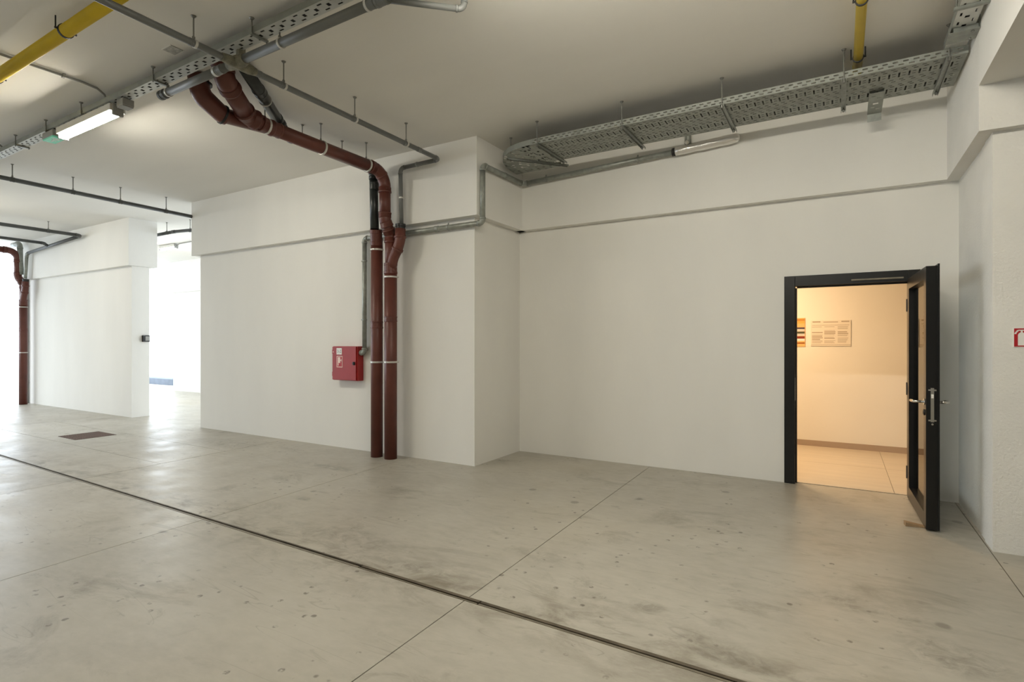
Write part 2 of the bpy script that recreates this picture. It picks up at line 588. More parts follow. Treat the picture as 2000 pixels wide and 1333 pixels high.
# right hand pilaster
struct(boxes('wall_right', [(XR, 9.2, 5.12, 6.72, 0, ZL + 0.02), (XR - 0.012, XR, 5.12, 5.36, 0, ZL), (XR - 0.005, XR, 5.36, 5.52, 0, ZL)], 'rough_plaster'))
struct(box('trim_5', XR - 0.1, 9.2, 5.05, 6.72, ZL, ZC, 'rough_plaster'))
struct(box('trim_6', XR - 0.1, 9.2, -7.2, 5.05, 3.325, ZC, 'plaster'))
# rest of the hall
struct(box('wall_front', -19.2, 9.2, -7.4, -7.2, 0, ZC, 'plaster'))
struct(box('wall_far_right', 9.2, 9.4, -7.4, 6.7, 0, ZC, 'plaster'))
tag(box('shaded_ground_block', -24.5, -19.9, 10.3, 10.7, -0.03, 0.19, 'shaded_ground', bev=0.02), 'low block painted as blue-grey kerb outdoors seen through the wall opening', 'shaded_ground')  # dark block standing for shade on the ground outdoors

# lobby behind the door
LYB, LZ = 8.97, 2.75
struct(box('wall_lobby_back', -3.5, 2.6, LYB, LYB + 0.15, 0, LZ, 'lobby_wall'))
struct(box('wall_lobby_left', -3.65, -3.5, YD + 0.2, LYB, 0, LZ, 'lobby_wall'))
struct(box('wall_lobby_right', 2.6, 2.75, 6.72, LYB, 0, LZ, 'lobby_wall'))
struct(box('ceiling_lobby', -3.65, 2.75, YD + 0.2, LYB + 0.15, LZ, LZ + 0.1, 'lobby_wall'))
lf = struct(box('floor_lobby', -3.5, 2.6, YD + 0.06, LYB, -0.010, -0.003, 'joint'))
tb = bmesh.new()
bm_box(tb, -0.598, 0.598, -0.598, 0.598, -0.006, 0.0035)
tm = bpy.data.meshes.new('tile')
tb.to_mesh(tm)
tb.free()
for i in range(6):
    for j in range(2):
        x, y = -3.735 + 1.2 * i, 7.17 + 1.2 * j
        if -3.2 < x < 2.3:
            t = link('tile', tm, 'lobby_tile', lf)
            t.location = (x, y, 0)
tb = bmesh.new()
struct(box('baseboard_lobby', -3.5, 2.6, LYB - 0.012, LYB, 0.003, 0.085, 'lobby_base'))
lo = thing('lobby_ceiling_lamp', (-1.1, 7.7, LZ - 0.06), 'round warm ceiling lamp in the lobby behind the door', 'lamp')
bm = bmesh.new()
bm_sweep(bm, [(-1.1, 7.7, LZ - 0.02), (-1.1, 7.7, LZ)], [0.27, 0.28], 28)
from_bm('lamp_base', bm, 'white_plastic', lo)
bm = bmesh.new()
bm_sweep(bm, [(-1.1, 7.7, LZ - 0.07), (-1.1, 7.7, LZ - 0.05), (-1.1, 7.7, LZ - 0.02)], [0.19, 0.25, 0.26], 28)
from_bm('diffuser', bm, 'lobby_lamp', lo)

# ------------------------------------------------------------------ door
fr = thing('door_frame', (0.08, YD, 0), 'black metal door frame around the lit lobby doorway', 'door frame')
box('jamb', DX0, -0.405, YD - 0.022, YD + 0.09, 0, DZ, 'black_frame', fr, 0.003)
box('jamb', 0.565, DX1, YD - 0.022, YD + 0.09, 0, DZ, 'black_frame', fr, 0.003)
box('head', -0.405, 0.565, YD - 0.022, YD + 0.09, 2.085, DZ, 'black_frame', fr, 0.003)
boxes('rebate_strip', [(-0.405, -0.39, YD + 0.045, YD + 0.09, 0, 2.07), (-0.39, 0.565, YD + 0.045, YD + 0.09, 2.07, 2.085)], 'black', fr)
boxes('strike_plate', [(-0.4065, -0.402, YD - 0.012, YD + 0.02, 0.88, 1.12)], 'chrome', fr)

leaf = thing('door_leaf', (0.556, 6.45, 0), 'open black framed glass door leaf swung out into the garage', 'door')
T, LW, LH, Z0 = 0.082, 1.045, 2.10, 0.012
# local: u along leaf from the hinge, v thickness; built around the origin then rotated
ld = Vector((0.586 - 0.556, 5.405 - 6.45, 0)).normalized()
ang = math.atan2(ld.y, ld.x)


def leaf_part(name, lst, m, parent=leaf, bev=0.0):
    bm = bmesh.new()
    for a in lst:
        bm_box(bm, *a, bev)
    me_o = from_bm(name, bm, m)
    me_o.parent = parent
    return me_o


SW = 0.10
leaf_part('stile', [(0, SW, 0, T, Z0, LH)], 'black_frame', bev=0.002)
fs = leaf_part('stile', [(LW - SW, LW, 0, T, Z0, LH)], 'black_frame', bev=0.002)
leaf_part('rail', [(SW, LW - SW, 0, T, LH - SW, LH)], 'black_frame')
leaf_part('rail', [(SW, LW - SW, 0, T, Z0, Z0 + 0.115)], 'black_frame')
leaf_part('cover_lip', [(-0.02, LW + 0.012, T, T + 0.008, Z0 + 0.004, LH + 0.014)][:0] +
          [(LW, LW + 0.014, T - 0.008, T + 0.004, Z0 + 0.004, LH + 0.014), (0, LW, T - 0.006, T + 0.004, LH, LH + 0.014)], 'black_frame')
leaf_part('glass_pane', [(SW - 0.01, LW - SW + 0.01, T * 0.5 - 0.004, T * 0.5 + 0.004, Z0 + 0.105, LH - SW + 0.01)], 'glass')
lk = leaf_part('lock_plate', [(LW, LW + 0.003, T / 2 - 0.011, T / 2 + 0.011, 0.865, 1.135),
                              (LW, LW + 0.004, T / 2 - 0.026, T / 2 + 0.026, 0.872, 0.884),
                              (LW, LW + 0.004, T / 2 - 0.026, T / 2 + 0.026, 1.112, 1.124)], 'chrome')
leaf_part('latch', [(LW, LW + 0.012, T / 2 - 0.007, T / 2 + 0.007, 1.055, 1.085)], 'sign_white')
bm = bmesh.new()
bm_sweep(bm, [(LW, T / 2, 0.848), (LW + 0.005, T / 2, 0.848)], 0.008, 10)
o = from_bm('screw', bm, 'chrome')
o.parent = leaf
for sgn, v0 in ((-1, 0.0), (1, T)):
    bm = bmesh.new()
    c = Vector((LW - 0.055, v0, 1.02))
    n = Vector((0, sgn, 0))
    bm_sweep(bm, [c, c + n * 0.008], 0.026, 20)
    bm_sweep(bm, [c + n * 0.006, c + n * 0.064, c + n * 0.073 + Vector((-0.008, 0, 0)), c + n * 0.076 + Vector((-0.03, 0, 0)),
                  c + n * 0.076 + Vector((-0.13, 0, -0.004)), c + n * 0.066 + Vector((-0.14, 0, -0.004))], 0.0105, 12)
    o = from_bm('lever_handle', bm, 'chrome', smooth=True)
    o.parent = leaf
    bm = bmesh.new()
    c = Vector((LW - 0.055, v0, 0.935))
    bm_sweep(bm, [c, c + n * 0.008, c + n * 0.012], [0.024, 0.024, 0.012], 20)
    o = from_bm('cylinder_rose', bm, 'black')
    o.parent = leaf
for z in (0.25, 1.05, 1.85):
    bm = bmesh.new()
    bm_sweep(bm, [(-0.004, 0.002, z - 0.06), (-0.004, 0.002, z + 0.06)], 0.011, 12)
    o = from_bm('hinge', bm, 'black')
    o.parent = leaf
leaf.rotation_euler.z = ang
for o in leaf.children:
    o.matrix_parent_inverse = Matrix()
box('closer_arm', 0.10, 0.53, YD - 0.034, YD - 0.023, 2.112, 2.128, 'drain_lip', fr, 0.002)

wd = bmesh.new()
vs = [wd.verts.new(p) for p in ((-0.075, -0.03, 0), (0.075, -0.03, 0), (0.075, 0.03, 0), (-0.075, 0.03, 0),
                                (-0.075, -0.03, 0.032), (-0.075, 0.03, 0.032), (0.075, -0.03, 0.006), (0.075, 0.03, 0.006))]
for f in ((0, 1, 2, 3), (4, 5, 7, 6), (0, 4, 6, 1), (3, 2, 7, 5), (0, 3, 5, 4), (1, 6, 7, 2)):
    wd.faces.new([vs[i] for i in f])
o = tag(from_bm('door_wedge', wd, 'wood'), 'small wooden wedge on the floor under the open door', 'wedge')
o.location = (0.530, 5.50, 0.0005)
o.rotation_euler.z = math.radians(8)

# lobby notices
nb = thing('wall_notice', (-0.112, LYB, 1.44), 'pale printed notice board on the lobby wall', 'notice')
box('board', -0.358, 0.134, LYB - 0.012, LYB, 1.44, 1.805, 'paper', nb, 0.002)
bm = bmesh.new()
bars = [(-0.335, -0.235, 1.775, 1.792), (-0.20, -0.02, 1.774, 1.785), (0.02, 0.115, 1.778, 1.794), (-0.34, 0.115, 1.733, 1.739),
        (-0.35, 0.13, 1.455, 1.462)]
for ci, (c0, c1) in enumerate(((-0.342, -0.205), (-0.188, -0.04), (-0.024, 0.112))):
    z = 1.715
    while z > 1.485:
        h = random.choice((0.006, 0.006, 0.014))
        if random.random() > 0.12:
            bars.append((c0, c1 - random.random() * 0.035, z - h, z))
        z -= h + 0.009
for a in bars:
    bm_box(bm, a[0], a[1], LYB - 0.0128, LYB - 0.0115, a[2], a[3])
from_bm('print', bm, 'print', nb)
sb = thing('striped_wall_sign', (-0.6, LYB, 1.44), 'colour striped sign partly hidden behind the door frame in the lobby', 'sign')
box('board', -0.86, -0.428, LYB - 0.010, LYB, 1.43, 1.845, 'st_peach', sb)
for m_, z0, z1 in (('st_ochre', 1.802, 1.833), ('st_orange', 1.765, 1.800), ('st_navy', 1.684, 1.710), ('st_grey', 1.650, 1.684), ('st_green', 1.618, 1.648),
                   ('st_grey', 1.585, 1.618), ('st_red', 1.545, 1.580), ('sign_white', 1.512, 1.545), ('st_brown', 1.470, 1.492)):
    box('stripe', -0.86, -0.434, LYB - 0.0112, LYB - 0.0095, z0, z1, m_, sb)

# ------------------------------------------------------------------ batten lamps, seen ones and added unseen ones
TY = 2.58          # tray centre line


def batten(x0, x1, y, z, label, hang=3.82, turn=None):
    t = thing('batten_lamp', ((x0 + x1) / 2, y, z), label, 'lamp', 'fluorescent batten lamps')
    box('housing', x0 - 0.015, x1 + 0.015, y - 0.068, y + 0.068, z + 0.019, z + 0.085, 'white_plastic', t, 0.006)
    bm = bmesh.new()
    prof = [(-0.046, 0.032), (-0.041, 0.012), (-0.031, -0.010), (-0.013, -0.02), (0.013, -0.02), (0.031, -0.010), (0.041, 0.012), (0.046, 0.032)]
    r0 = [bm.verts.new((x0, y + a, z + b)) for a, b in prof]
    r1 = [bm.verts.new((x1, y + a, z + b)) for a, b in prof]
    for k in range(8):
        bm.faces.new((r0[k], r0[(k + 1) % 8], r1[(k + 1) % 8], r1[k]))
    bm.faces.new(r0)
    bm.faces.new(r1)
    from_bm('diffuser', bm, 'lamp', t)
    for xa, xb in ((x0 - 0.03, x0), (x1, x1 + 0.03)):
        box('end_cap', xa, xb, y - 0.047, y + 0.047, z - 0.022, z + 0.088, 'grey_plastic', t, 0.006)
    for x in (x0 + 0.2, x1 - 0.2):
        box('bracket', x - 0.012, x + 0.012, y - 0.03, y + 0.03, z + 0.085, hang, 'galv', t)
    if turn:
        t.rotation_euler.z = math.pi / 2
        t.location = turn
    return t


batten(-7.17, -6.0, TY, 3.705, 'lit batten lamp under the narrow cable tray at upper left')
batten(-1.9, -0.73, -3.4, 3.705, 'unseen added batten lamp on the high ceiling behind the viewer', ZC)  # out-of-view fill lamp, added to brighten the door wall
batten(-1.98, -0.81, TY, 3.705, 'left one of two unseen fill lamps added under the narrow tray overhead')  # added overhead out of view, lights door wall and floor
batten(-0.72, 0.45, TY, 3.705, 'right one of two unseen fill lamps added under the narrow tray overhead')  # second of the added overhead pair, placed for its light
batten(-13.4, -12.23, TY, 3.705, 'unseen added batten lamp at the far end of the narrow tray')  # assumed lamp out of view, added for light on the left
batten(-14.75, -14.1, 7.35, 3.835, 'small lit lamp far away seen through the wall opening', ZC)

# exit luminaire and junction box
ex = thing('exit_sign', (-7.42, TY, 3.72), 'green exit sign facing down beside the batten lamp', 'sign')
box('housing', -7.555, -7.29, TY - 0.06, TY + 0.06, 3.735, 3.80, 'grey_plastic', ex, 0.005)
box('panel', -7.55, -7.295, TY - 0.056, TY + 0.056, 3.72, 3.735, 'exit_green', ex)
boxes('pictogram', [(-7.50, -7.44, TY - 0.006, TY + 0.006, 3.7185, 3.721), (-7.44, -7.42, TY - 0.025, TY + 0.025, 3.7185, 3.721),
                    (-7.39, -7.345, TY - 0.03, TY + 0.03, 3.7185, 3.721)], 'sign_white', ex)
boxes('bracket', [(-7.45, -7.40, TY - 0.02, TY + 0.02, 3.80, 3.82)], 'galv', ex)
jb = thing('junction_box', (-5.83, TY, 3.73), 'small grey junction box at the end of the batten lamp', 'junction box')
box('body', -5.895, -5.775, TY - 0.05, TY + 0.05, 3.735, 3.80, 'grey_plastic', jb, 0.006)
box('lid', -5.89, -5.78, TY - 0.046, TY + 0.046, 3.725, 3.737, 'grey_plastic', jb, 0.004)
boxes('bracket', [(-5.85, -5.82, TY - 0.02, TY + 0.02, 3.80, 3.82)], 'galv', jb)
bm = bmesh.new()
bm_sweep(bm, [(-5.955, TY, 3.765), (-5.895, TY, 3.765)], 0.012, 10)
from_bm('cable_gland', bm, 'black', jb)


# ------------------------------------------------------------------ narrow slotted trays
def narrow_tray(root, p0, ax, ay, L, W, zb, lip=0.05):
    """U channel: bottom sheet with holes + two lips; ax along, ay across (unit vectors), p0 = corner"""
    holes = []
    x = 0.03
    k = 0
    while x < L - 0.12:
        holes += [(x, x + 0.045, W * 0.15, W * 0.15 + 0.013), (x + 0.015, x + 0.060, W * 0.85 - 0.013, W * 0.85),
                  (x + 0.068, x + 0.098, W * 0.5 - 0.015, W * 0.5 + 0.015)]
        x += 0.125
        k += 1
    p0 = Vector((p0[0], p0[1], zb))
    sheet_obj('tray_bottom', p0, ax, ay, holes, L, W, 'tray_light', root)
    sheet_obj('side_lip', p0, ax, (0, 0, 1), [], L, lip, 'tray', root)
    sheet_obj('side_lip', p0 + Vector(ay) * W, ax, (0, 0, 1), [], L, lip, 'tray', root)


nt_ = thing('narrow_cable_tray', (-5.0, TY, 3.82), 'narrow slotted cable tray under the ceiling carrying the batten lamp', 'cable tray')
narrow_tray(nt_, (-19.0, TY - 0.055), (1, 0, 0), (0, 1, 0), 19.65, 0.11, 3.82)
for x in (-9.4, -8.3, -7.45, -6.6, -5.2, -3.78, -2.7, -1.6):
    boxes('support_bar', [(x - 0.012, x + 0.012, TY - 0.07, TY + 0.07, 3.803, 3.818)], 'galv', nt_)
    for dy in (-0.062, 0.062):
        bm = bmesh.new()
        bm_sweep(bm, [(x, TY + dy, 3.795), (x, TY + dy, ZC - 0.001)], 0.005, 8)
        bm_sweep(bm, [(x, TY + dy, ZC - 0.012), (x, TY + dy, ZC - 0.001)], [0.012, 0.02], 8)
        from_bm('hanger_rod', bm, 'rod', nt_)
for dy, rr in ((-0.02, 0.012), (0.012, 0.016), (0.035, 0.01)):
    tube('cable', [(-19.0, TY + dy, 3.823 + rr), (0.6, TY + dy, 3.823 + rr)], rr, 'black', nt_, 8)

# ------------------------------------------------------------------ wide perforated tray over the door wall
wt = thing('wide_cable_tray', (-1.0, 5.65, 3.69), 'wide perforated cable tray hung along the top of the door wall', 'cable tray')
WZ, WY0, WY1, WX0, WX1 = 3.69, 5.325, 5.95, -2.95, 0.835


def tray_holes(L, W):
    h = []
    x = 0.03
    while x < L - 0.07:
        h += [(x, x + 0.013, W * 0.34, W * 0.34 + W * 0.30)]
        for f in (0.10, 0.21, 0.76, 0.88):
            h += [(x + 0.016 * (f in (0.21, 0.88)) + 0.012, x + 0.016 * (f in (0.21, 0.88)) + 0.042, W * f, W * f + 0.011)]
        h += [(x + 0.026, x + 0.050, W * 0.40, W * 0.40 + 0.010), (x + 0.026, x + 0.050, W * 0.54, W * 0.54 + 0.010)]
        x += 0.068
    return h


def lip_holes(L):
    h = []
    x = 0.02
    while x < L - 0.08:
        h += [(x, x + 0.036, 0.011, 0.022), (x + 0.030, x + 0.066, 0.035, 0.046)]
        x += 0.068
    return h


WL = WX1 - WX0
HWID = (WY1 - WY0) / 2
for k in range(2):
    y = WY0 + k * HWID
    sheet_obj('tray_bottom', (WX0, y, WZ), (1, 0, 0), (0, 1, 0), tray_holes(WL, HWID - 0.004), WL, HWID - 0.004, 'tray', wt)
sheet_obj('side_lip', (WX0, WY0, WZ), (1, 0, 0), (0, 0, 1), lip_holes(WL), WL, 0.06, 'tray', wt)
sheet_obj('side_lip', (WX0, WY0 + HWID, WZ), (1, 0, 0), (0, 0, 1), [], WL, 0.06, 'tray', wt)
sheet_obj('side_lip', (WX0, WY1, WZ), (1, 0, 0), (0, 0, 1), lip_holes(WL), WL, 0.06, 'tray', wt)
# quarter bend at the left end, turning into the wall
bm = bmesh.new()
cx, cy = WX0, 6.17
NR, NT = 23, 60
ri, ro = 0.03, cy - WY0
vs = {}


def PV(i, j):
    if (i, j) not in vs:
        r = ri + (ro - ri) * i / NR
        # slightly squarish outer corner
        t = -math.pi / 2 - (math.pi / 2) * j / NT
        k = 1 + 0.035 * (i / NR) * math.sin(2 * (math.pi / 2) * j / NT) ** 2
        xx = cx + r * k * math.cos(t) * (0.80 if True else 1)
        vs[i, j] = bm.verts.new((xx, cy + r * k * math.sin(t), WZ))
    return vs[i, j]


for i in range(NR):
    for j in range(NT):
        if i > 3 and i % 3 == 1 and j % 4 in (1, 2) and (j // 4 + i // 3) % 3 != 0:
            continue
        if i > 3 and i % 6 in (2, 3, 4) and j % 4 == 3 and (i // 6 + j // 4) % 2:
            continue
        bm.faces.new((PV(i, j), PV(i + 1, j), PV(i + 1, j + 1), PV(i, j + 1)))
o = from_bm('bend_plate', bm, 'tray', wt)
md = o.modifiers.new('thickness', 'SOLIDIFY')
md.thickness = 0.002
bm = bmesh.new()
pr = []
for j in range(NT + 1):
    t = -math.pi / 2 - (math.pi / 2) * j / NT
    k = 1 + 0.035 * math.sin(math.pi * j / NT) ** 2
    pr.append((cx + ro * k * math.cos(t) * 0.80, cy + ro * k * math.sin(t)))
for a, b in zip(pr[:-1], pr[1:]):
    f = [bm.verts.new((a[0], a[1], WZ)), bm.verts.new((b[0], b[1], WZ)), bm.verts.new((b[0], b[1], WZ + 0.06)), bm.verts.new((a[0], a[1], WZ + 0.06))]
    bm.faces.new(f)
bmesh.ops.remove_doubles(bm, verts=bm.verts[:], dist=1e-5)
o = from_bm('side_lip', bm, 'tray', wt)
md = o.modifiers.new('thickness', 'SOLIDIFY')
md.thickness = 0.002


def bar(root, p, q, name='support_bar'):
    """slotted strut between p and q just below the tray"""
    p, q = Vector(p), Vector(q)
    d = (q - p).normalized()
    n = Vector((-d.y, d.x, 0))
    bm = bmesh.new()
    for s0, s1, z0, z1 in ((-0.020, -0.016, 0, 0.022), (0.016, 0.020, 0, 0.022), (-0.020, 0.020, 0.018, 0.022)):
        a = [p + n * s0, p + n * s1, q + n * s1, q + n * s0]
        lo = [bm.verts.new(v + Vector((0, 0, z0))) for v in a]
        hi = [bm.verts.new(v + Vector((0, 0, z1))) for v in a]
        bm.faces.new(lo)
        bm.faces.new(hi)
        for i in range(4):
            bm.faces.new((lo[i], lo[(i + 1) % 4], hi[(i + 1) % 4], hi[i]))
    return from_bm(name, bm, 'galv', root)


for x in (-2.86, -1.89, -0.93, 0.03, 0.72):
    bar(wt, (x, WY0 - 0.02, WZ - 0.024), (x, WY1 + 0.10, WZ - 0.024))
    for y in (WY0 - 0.012, WY1 + 0.03):
        hanger(wt, (x, y, WZ - 0.04), 0.0)
bar(wt, (-3.39, 5.56, WZ - 0.024), (-2.88, 6.16, WZ - 0.024))
hanger(wt, (-3.36, 5.585, WZ - 0.04), 0.0)
boxes('end_lip', [(cx - ro * 0.8, cx - 0.03, cy, cy + 0.003, WZ, WZ + 0.06)], 'tray', wt)
# cables lying in it
for i in range(9):
    y = WY0 + 0.06 + i * 0.062
    rr = random.uniform(0.010, 0.019)
    tube('cable', [(WX0 - 0.2, y + 0.01, WZ + rr + 0.003), (-1.5, y - 0.01, WZ + rr + 0.003), (0.80, y, WZ + rr + 0.003)], rr, 'dark_pvc', wt, 8)

# short drop bracket under the wide tray
db = thing('tray_drop_bracket', (0.277, 5.9, 3.65), 'short slotted bracket hanging below the wide tray above the door', 'bracket')
sheet_obj('plate', (0.222, 5.70, 3.664), (1, 0, 0), (0, 1, -0.08), [(0.02, 0.05, 0.06, 0.07), (0.06, 0.09, 0.10, 0.11), (0.035, 0.075, 0.20, 0.225),
          (0.02, 0.05, 0.28, 0.29), (0.06, 0.09, 0.32, 0.33)], 0.11, 0.42, 'tray', db)
sheet_obj('side', (0.222, 5.70, 3.664), (0, 1, -0.08), (0, 0, 1), [], 0.42, 0.022, 'tray', db)
sheet_obj('side', (0.332, 5.70, 3.664), (0, 1, -0.08), (0, 0, 1), [], 0.42, 0.022, 'tray', db)
sheet_obj('end_plate', (0.222, 6.12, 3.63), (1, 0, 0), (0, 0, -1), [], 0.11, 0.07, 'galv', db)

# tray running towards the viewer along the right beam
rt = thing('side_cable_tray', (0.76, 4.2, 3.75), 'narrow slotted cable tray along the right hand beam near the ceiling', 'cable tray')
narrow_tray(rt, (0.825, 1.0), (0, 1, 0), (-1, 0, 0), 4.32, 0.135, 3.752, 0.05)
for cx_, rr in ((0.705, 0.011), (0.732, 0.014), (0.762, 0.013), (0.792, 0.012)):
    tube('cable', [(cx_, 1.02, 3.755 + rr), (cx_, 5.28, 3.755 + rr)], rr, 'black', rt, 8)  # unseen cables, added so the tray slots look dark
for y in (2.6, 3.8, 4.7):
    bm = bmesh.new()
    bm_sweep(bm, [(0.675, y, 3.745), (0.675, y, ZC - 0.001)], 0.005, 8)
    from_bm('hanger_rod', bm, 'rod', rt)
for y in (2.6, 3.8, 4.7):
    box('support_bar', 0.66, 0.85, y - 0.014, y + 0.014, 3.732, 3.750, 'galv', rt)
jc = thing('tray_joint_cover', (0.76, 5.06, 3.70), 'folded steel cover plate where the trays meet at the right beam', 'bracket')
boxes('plate', [(0.67, 0.848, 4.98, 5.15, 3.708, 3.713)], 'galv', jc)
boxes('flange', [(0.844, 0.848, 4.98, 5.15, 3.713, 3.80), (0.67, 0.674, 4.98, 5.15, 3.713, 3.748), (0.70, 0.84, 4.995, 5.0, 3.713, 3.748)], 'galv', jc)
for yy in (5.01, 5.12):
    tube('bolt', [(0.81, yy, 3.70), (0.81, yy, 3.71)], 0.010, 'rod', jc, 6)

# ------------------------------------------------------------------ yellow gas pipes
def yellow(label, p0, p1, r, cl, ends=False):
    t = thing('gas_pipe', p0, label, 'pipe')
    tube('pipe_section', [p0, p1], r, 'yellow', t, 24)
    d = Vector(p1) - Vector(p0)
    n = d.normalized().cross(Vector((0, 0, 1)))
    for f in cl:
        p = Vector(p0) + d.normalized() * f
        bm = bmesh.new()
        for s in (-0.006, 0.006):
            ps, rs = stepped(p + d.normalized() * (s - 0.004), d, [(0, r), (0.001, r + 0.006), (0.007, r + 0.006), (0.008, r)])
            bm_sweep(bm, ps, rs)
        for s in (-1, 1):
            a = p + n * s * (r + 0.004)
            bm_sweep(bm, [a, a + Vector((0, 0, 0.0)) + n * s * 0.018], 0.008, 8)
            bm_sweep(bm, [a + n * s * 0.012, Vector(((a + n * s * 0.012).x, (a + n * s * 0.012).y, ZC - 0.002))], 0.005, 8)
        from_bm('clamp', bm, 'black', t)
    return t


yellow('thick yellow pipe crossing the ceiling at upper left', (-19.0, 1.81, 3.84), (-0.6, 1.81, 3.84), 0.047, (12.6, 14.0, 15.6, 17.2))
yellow('yellow pipe running over the wide tray above the door', (0.131, 2.75, 3.85), (0.131, 5.62, 3.85), 0.034, (0.4, 1.71, 2.6))

yt = bpy.data.objects['gas_pipe.001']
tube('elbow', [(0.131, 5.60, 3.85), (0.131, 5.64, 3.853), (0.131, 5.665, 3.87), (0.131, 5.675, 3.90), (0.131, 5.675, ZC - 0.001)], 0.035, 'yellow', yt, 20)

# ------------------------------------------------------------------ main grey pipe along the ceiling and its drop
gp = thing('grey_drain_pipe', (-4.13, 3.9, 3.70), 'long grey drain pipe across the ceiling dropping into the red riser', 'pipe')
A0, A1 = Vector((-4.13, -1.0, 3.76)), Vector((-4.13, 5.2, 3.695))


def azp(y):
    return Vector((-4.13, y, 3.76 + (3.695 - 3.76) * (y + 1.0) / 6.2))


pipe_run(gp, [A0, A1, (-4.755, 5.2, 3.69), (-4.768, 5.235, 3.0)], 0.026, 'grey_pvc', rad=0.06)
for y in (0.0, 1.2, 2.28, 3.05, 3.86, 4.61):
    hanger(gp, azp(y), 0.024)
    clamp(gp, azp(y + 0.012), (0, 1, 0), 0.026, 'white_band')
    collar(gp, azp(y - 0.02), (0, 1, 0), 0.026, 'grey_pvc', 0.03)
collar(gp, azp(4.83), (0, 1, 0), 0.026, 'grey_pvc', 0.06)
collar(gp, azp(2.80), (0, 1, 0), 0.026, 'grey_pvc', 0.07)
clamp(gp, (-4.48, 5.2, 3.692), (1, 0, 0), 0.026, 'galv', lug=(0, 1, 0))
clamp(gp, (-4.762, 5.218, 3.32), (0, 0, 1), 0.026, 'white_band', lug=(0, 1, 0))

# crossing grey pipe with end cap, cross fitting and thin branch to the ceiling
gb = thing('grey_branch_pipe', (-4.2, 2.62, 3.73), 'grey branch pipe with capped end crossing below the narrow tray', 'pipe')
BY, BZ, BR = 2.625, 3.735, 0.034
tube('pipe_section', [(-5.22, BY, BZ), (-4.20, BY, BZ)], BR, 'grey_pvc', gb)
tube('pipe_section', [(-4.06, BY, BZ), (-2.62, BY, BZ)], BR, 'grey_pvc', gb)
ps, rs = stepped((-5.285, BY, BZ), (1, 0, 0), [(0, 0.03), (0.004, 0.042), (0.03, 0.042), (0.032, 0.037), (0.05, 0.037), (0.052, 0.042), (0.085, 0.042), (0.088, 0.034)])
bm = bmesh.new()
bm_sweep(bm, ps, rs)
from_bm('end_cap', bm, 'dark_pvc', gb)
for x in (-5.17, -3.60, -2.70):
    hanger(gb, (x, BY, BZ), BR)
    clamp(gb, (x + 0.015, BY, BZ), (1, 0, 0), BR, 'white_band')
clamp(gb, (-4.42, BY, BZ), (1, 0, 0), BR, 'white_band', wd=0.03)
collar(gb, (-4.36, BY, BZ), (1, 0, 0), BR, 'grey_pvc', 0.07)
collar(gb, (-2.66, BY, BZ), (1, 0, 0), BR, 'grey_pvc', 0.09)
collar(gb, (-2.56, BY, BZ), (1, 0, 0), BR, 'grey_pvc', 0.10, k=1.25)
pipe_run(gb, [(-2.54, BY + 0.02, BZ), (-2.16, 2.985, BZ - 0.005), (-2.16, 2.985, ZC - 0.001)], 0.020, 'grey_pvc', rad=0.045, socket=1.2)
# cross fitting wrapped in dusty tape
bm = bmesh.new()
bm_sweep(bm, [(-4.24, BY, BZ), (-4.19, BY, BZ), (-4.13, BY, BZ + 0.004), (-4.08, BY + 0.005, BZ), (-4.02, BY, BZ)], [0.038, 0.046, 0.052, 0.050, 0.040], 16)
from_bm('taped_fitting', bm, 'tape', gb)
bm = bmesh.new()
bm_sweep(bm, [(-4.13, BY - 0.13, BZ - 0.012), (-4.13, BY - 0.06, BZ - 0.01), (-4.13, BY + 0.02, BZ - 0.006), (-4.13, BY + 0.10, BZ - 0.012), (-4.13, BY + 0.16, BZ - 0.012)],
         [0.032, 0.04, 0.048, 0.042, 0.031], 16)
from_bm('taped_fitting', bm, 'tape', gb)
bm = bmesh.new()
bm_sweep(bm, [(-4.10, BY + 0.01, BZ), (-4.10, BY + 0.01, BZ + 0.10), (-4.10, BY + 0.01, ZC)], [0.034, 0.036, 0.033], 14)
from_bm('riser_stub', bm, 'tape', gb)

# ------------------------------------------------------------------ red risers
def clampd(root, p, r):
    clamp(root, p, (0, 0, 1), r, 'white_band', 0.022)


